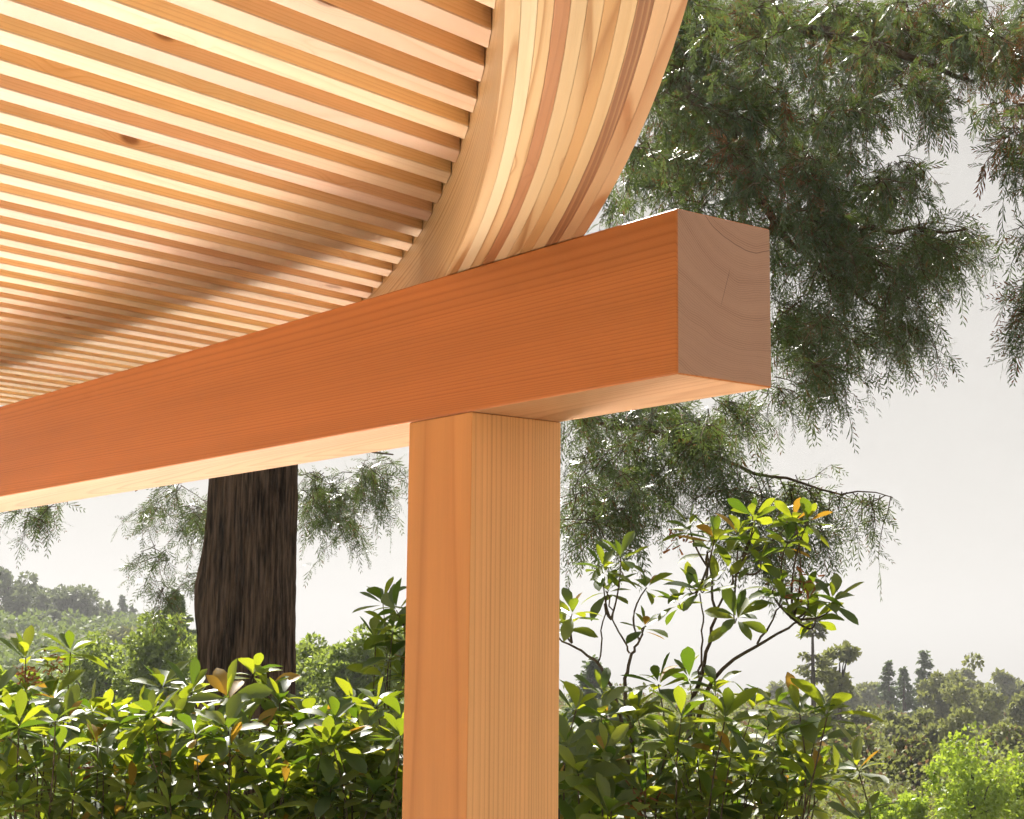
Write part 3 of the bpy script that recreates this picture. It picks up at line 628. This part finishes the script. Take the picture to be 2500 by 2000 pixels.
def broad_tree(name, label, top, foot_px, d, wpx, hpx, mat, group=None, n_cl=26, n_per=90, size=.25, trunk=.16, cat='tree', flat=.8, shape=None):
    """crown centred at pixel top=(px,py), wpx x hpx pixels across at depth d"""
    mpx = d/FPX; c_ = at(top[0], top[1], d); gz = float(ground_z(c_[0], c_[1])); base = np.array([c_[0], c_[1], gz-.1])
    t = empty(name, base, label, cat, group)
    R_ = np.array([wpx*mpx/2, wpx*mpx/2, hpx*mpx/2])
    dirs = unit(rng.normal(0, 1, (n_cl, 3))); rad = rng.uniform(.2, 1.0, n_cl)[:, None]**.7*(1+.25*np.sin(dirs[:, :1]*5+c_[0])*np.cos(dirs[:, 2:]*4+c_[1]))
    cen = c_+dirs*rad*R_*.92; rr = rng.uniform(.12, .40, n_cl)*min(R_[0], R_[2])
    o, a, n_, s_ = blob_leaves(cen, rr, n_per, size, flat)
    V_, F_ = instance(*QUAD, o, a, n_, s_); tag(link('crown', mesh_np('crown', V_, F_, [mat]), t), kind='stuff')
    TV, TF = [], []; topz = c_+np.array([0, 0, R_[2]*.3]); mid = (base+c_)/2+rng.normal(0, .1, 3)*R_[0]
    tube([base, mid, c_-np.array([0, 0, R_[2]*.5]), topz], [trunk, trunk*.8, trunk*.55, trunk*.2], 7, TV, TF)
    for c2 in cen[:10]: tube(curve(c_-np.array([0, 0, R_[2]*rng.uniform(.2, .9)]), c2, 0, 5, .03*R_[0]), np.linspace(trunk*.35, trunk*.08, 5), 4, TV, TF)
    link('trunk', mesh_np('trunk', TV, TF, [M_TRUNK]), t); return t
def conifer(name, label, tip, base_py, d, wpx, mat, group=None, n_wh=16, size=.3, trunk=.12, sparse=1.0, bare=0.0, droop=.25):
    mpx = d/FPX; T_ = at(tip[0], tip[1], d); B_ = at(tip[0], base_py, d); gz = float(ground_z(T_[0], T_[1])); base = np.array([T_[0], T_[1], min(gz-.1, B_[2])])
    t = empty(name, base, label, 'tree', group); H_ = T_[2]-B_[2]; Rm = wpx*mpx/2
    TV, TF = [], []; tube([base, [T_[0], T_[1], (base[2]+T_[2])/2], T_], [trunk, trunk*.65, trunk*.08], 6, TV, TF)
    o, a, n_, s_ = [], [], [], []
    for i in range(n_wh):
        f = (i+.6)/n_wh; z = T_[2]-f*H_
        if rng.uniform() > sparse: continue
        for j in range(rng.integers(4, 7)):
            if f > 1-bare: continue
            th = rng.uniform(0, 6.28); Lb = Rm*f*rng.uniform(.5, 1.1)+.04*Rm; d_ = np.array([math.cos(th), math.sin(th), rng.uniform(-.2, .2)-droop*.5])
            p0 = np.array([T_[0], T_[1], z]); p1 = p0+d_*Lb; tube(curve(p0, p1, .06*Lb, 4), [trunk*.2, trunk*.15, trunk*.1, trunk*.04], 3, TV, TF)
            m_ = int(16+60*Lb/max(Rm, 1e-3)); u_ = rng.uniform(.25, 1.05, m_)[:, None]
            o.append(p0+(p1-p0)*u_+rng.normal(0, .04*Rm, (m_, 3))); a.append(d_+rng.normal(0, .6, (m_, 3))+np.array([0, 0, -droop])); n_.append(np.array([0, 0, 1])+rng.normal(0, .4, (m_, 3))); s_.append(rng.uniform(.6, 1.3, m_)*size*.6)
    V_, F_ = instance(*QUAD, np.concatenate(o), np.concatenate(a), np.concatenate(n_), np.concatenate(s_)); tag(link('crown', mesh_np('crown', V_, F_, [mat]), t), kind='stuff')
    link('trunk', mesh_np('trunk', TV, TF, [M_TRUNK]), t); return t
M_OAK = leaf_mat('oak_leaves', (0.041, 0.068, 0.015), (0.120, 0.158, 0.038), (0.300, 0.352, 0.045), .40, .45, .4, per='island')
M_EUC = leaf_mat('eucalyptus_leaves', (0.053, 0.068, 0.038), (0.105, 0.120, 0.060), (0.165, 0.188, 0.068), .35, .5, .3, per='island')
M_CON = leaf_mat('conifer_needles', (0.026, 0.049, 0.022), (0.068, 0.098, 0.038), (0.135, 0.180, 0.045), .32, .5, .3, per='island')
M_PINE = leaf_mat('pine_needles', (0.060, 0.075, 0.026), (0.143, 0.143, 0.053), (0.240, 0.247, 0.060), .38, .5, .3, per='island')
M_LIME = leaf_mat('lime_leaves', (0.094, 0.144, 0.014), (0.194, 0.259, 0.036), (0.374, 0.446, 0.036), .42, .4, .4, per='island')
M_SCRUB = leaf_mat('scrub_leaves', (0.053, 0.068, 0.019), (0.135, 0.143, 0.045), (0.240, 0.255, 0.053), .35, .6, .25, (.20, .13, .06), .12, per='island')
M_HILL = leaf_mat('hill_scrub_leaves', (0.043, 0.072, 0.017), (0.111, 0.145, 0.038), (0.204, 0.255, 0.043), .3, .6, .25, per='island')
# left hillside
G1 = 'trees on the far left hillside'
broad_tree('eucalyptus_tree', 'grey green eucalyptus crown cut by the left picture edge on the hill', (20, 1455), 0, 175, 210, 140, M_EUC, G1, 34, 110, .55, .35)
broad_tree('eucalyptus_tree', 'broad low eucalyptus in the middle of the hilltop grove', (110, 1482), 0, 180, 150, 125, M_EUC, G1, 28, 110, .5, .3)
broad_tree('eucalyptus_tree', 'eucalyptus with a raised lopsided crown at the right of the hilltop grove', (192, 1478), 0, 178, 120, 125, M_EUC, G1, 26, 110, .5, .3)
broad_tree('eucalyptus_tree', 'small dense eucalyptus low at the foot of the hilltop grove', (150, 1525), 0, 165, 120, 60, M_EUC, G1, 18, 110, .5, .25)
conifer('conifer_tree', 'squat hazy conifer beside the hilltop eucalyptus grove', (264, 1465), 1555, 195, 70, M_CON, G1, 12, .6, .25)
conifer('conifer_tree', 'tallest hazy conifer between two others on the left skyline', (299, 1452), 1555, 200, 64, M_CON, G1, 13, .55, .25)
conifer('conifer_tree', 'thin sparse conifer rightmost on the left skyline', (325, 1470), 1555, 205, 44, M_CON, G1, 11, .5, .2, .8)
conifer('conifer_tree', 'layered dark conifer just left of the big redwood trunk', (432, 1440), 1570, 60, 110, M_CON, None, 16, .32, .14)
G2 = 'oaks behind the redwood trunk'
for i_, (a_, b_, w_, h_, d_, lb) in enumerate([(260, 1610, 170, 130, 42, 'leafy oak left of the redwood trunk, above the dark rhododendron'), (390, 1600, 180, 170, 36, 'sunlit round oak touching the left side of the redwood trunk'), (480, 1650, 150, 120, 38, 'oak mostly hidden behind the redwood trunk'),
        (770, 1600, 150, 140, 40, 'round oak touching the right side of the redwood trunk'), (890, 1610, 200, 150, 36, 'oak between redwood trunk and post, in front of its neighbours'), (960, 1570, 120, 130, 44, 'taller oak close behind the left edge of the post')]):
    broad_tree('oak_tree', lb, (a_, b_+45), 0, d_, w_*1.3, h_*1.6, M_OAK, G2, 60, 130, .12, .14)
broad_tree('shrub', 'yellow green bush low at the left edge behind the dark rhododendron', (20, 1690), 0, 16, 120, 130, M_LIME, None, 16, 70, .09, .03, 'shrub')
broad_tree('small_tree', 'small olive toned tree under the left skyline conifers', (305, 1560), 0, 130, 120, 60, M_PINE, None, 16, 90, .35, .15, 'tree')
# right slope
conifer('pine_tree', 'tall thin pine with bare lower trunk rising behind the leggy rhododendron', (1982, 1440), 1720, 62, 150, M_PINE, None, 15, .30, .13, .75, .15)
broad_tree('pine_tree', 'feathery pine crown just right of the tall thin pine', (2050, 1640), 0, 66, 95, 150, M_PINE, None, 16, 70, .26, .12)
conifer('conifer_tree', 'dark cedar right beside the post behind the bare stems', (1450, 1605), 1740, 58, 150, M_CON, None, 12, .32, .14)
conifer('conifer_tree', 'leftmost of the three pointed conifers on the right skyline', (2168, 1612), 1765, 110, 92, M_CON, 'pointed conifers on the right skyline', 13, .42, .18)
conifer('conifer_tree', 'slim middle one of the three pointed conifers on the right skyline', (2206, 1628), 1765, 112, 76, M_CON, 'pointed conifers on the right skyline', 13, .42, .18)
conifer('conifer_tree', 'tallest rightmost of the three pointed conifers on the right skyline', (2256, 1588), 1775, 115, 120, M_CON, 'pointed conifers on the right skyline', 18, .45, .2)
broad_tree('pine_tree', 'dense rounded pine beside the pointed conifers on the right', (2300, 1695), 0, 92, 120, 160, M_PINE, None, 24, 100, .32, .16)
broad_tree('pine_tree', 'open two-headed pine near the right edge', (2396, 1715), 0, 88, 150, 185, M_PINE, None, 22, 95, .3, .16)
broad_tree('pine_tree', 'dark pine cut off by the right picture edge', (2500, 1745), 0, 80, 110, 160, M_PINE, None, 18, 95, .28, .14)
G4 = 'hazy trees behind the right slope'
for px_, py_, w_, h_, d_, lb in [(2345, 1690, 90, 120, 150, 'hazy round tree between the dense pine and the two-headed pine'), (2455, 1705, 110, 130, 140, 'hazy round tree between the two-headed pine and the right edge'), (2115, 1715, 110, 90, 150, 'hazy round tree just left of the pointed conifers'),
        (1900, 1715, 120, 80, 160, 'hazy round tree left of the tall thin pine'), (2060, 1720, 90, 90, 140, 'hazy low tree below the feathery pine crown'), (1820, 1730, 140, 70, 170, 'hazy low tree behind the low rhododendron')]:
    broad_tree('distant_tree', lb, (px_, py_), 0, d_, w_, h_, M_PINE, G4, 34, 120, .0036*d_, .2)
broad_tree('leafy_tree', 'bright green leafy tree at the bottom right', (2375, 1930), 0, 26, 250, 300, M_LIME, None, 60, 80, .085, .09)
broad_tree('leafy_tree', 'bright green treetop cut by the right edge at the bottom', (2490, 1960), 0, 27, 130, 230, M_LIME, None, 26, 110, .085, .07)
broad_tree('leafy_tree', 'low bright green treetop at the bottom edge left of the taller one', (2170, 1985), 0, 25, 200, 130, M_LIME, None, 26, 110, .08, .06)
for px_, py_, w_, h_, d_, lb in [(2110, 1775, 130, 110, 74, 'olive green tree under the leftmost pointed conifer on the right slope'), (2210, 1790, 140, 110, 66, 'olive green tree under the tallest pointed conifer on the right slope'), (2330, 1800, 150, 120, 60, 'round olive green tree below the two-headed pine'),
        (2440, 1830, 150, 120, 56, 'olive green tree above the bright green treetop at the right edge'), (2020, 1760, 120, 110, 70, 'olive green tree at the foot of the tall thin pine'), (1950, 1800, 150, 130, 52, 'olive green tree just right of the low rhododendron'), (2090, 1840, 190, 140, 46, 'broad olive green tree in the middle of the right slope'), (2240, 1870, 170, 130, 42, 'brownish olive green tree left above the bright green tree')]:
    broad_tree('slope_tree', lb, (px_, py_), 0, d_, w_, h_, M_SCRUB if d_ < 60 else M_PINE, 'olive toned trees on the right slope', 30, 150, .0034*d_, .1)
# scrub that reads as one mass
def scrub(name, label, mat, n, px_range, d_range, h, size, nper=26):
    u_ = rng.uniform(0, 1, n); d = d_range[0]*(d_range[1]/d_range[0])**u_; px = rng.uniform(*px_range, n)
    P = CAM+d[:, None]*(np.r_[FH, 0][None]+np.r_[RH, 0][None]*((px-1250)/FPX)[:, None]); P[:, 2] = ground_z(P[:, 0], P[:, 1])
    hh = rng.uniform(*h, n); P[:, 2] += hh*.5
    o, a, nn, s = [], [], [], []
    for p, q, dd in zip(P, hh, d):
        o_, a_, n_, s_ = blob_leaves([p], [q*.75], nper, size*dd, .8); o.append(o_); a.append(a_); nn.append(n_); s.append(s_)
    V_, F_ = instance(*QUAD, *map(np.concatenate, (o, a, nn, s)))
    return tag(link(name, mesh_np(name, V_, F_, [mat])), label, 'scrub', kind='stuff')
scrub('slope_scrub', 'olive and brown scrub covering the slope at the right', M_SCRUB, 1000, (1350, 2700), (28, 115), (.8, 2.3), .0032, 130)
scrub('hillside_scrub', 'green scrub covering the hillside at the left', M_HILL, 900, (-150, 1100), (30, 230), (.8, 2.2), .0036, 100)
scrub('far_woods', 'hazy woods on the distant plain and ridges', M_EUC, 700, (1300, 2700), (300, 2300), (4, 9), .0016, 40)

# ------------------------------------------------------------------ haze
hz = box('haze', -9000, 9000, -9000, 9000, -160, 75)
k = NT('haze'); pv = k.n('VolumePrincipled', {'Color': (.73, .74, .765, 1), 'Density': .0012, 'Anisotropy': .2}); k.t.links.new(pv.outputs[0], k.out.inputs['Volume']); hz.data.materials.append(k.mat)
tag(hz, kind='stuff')
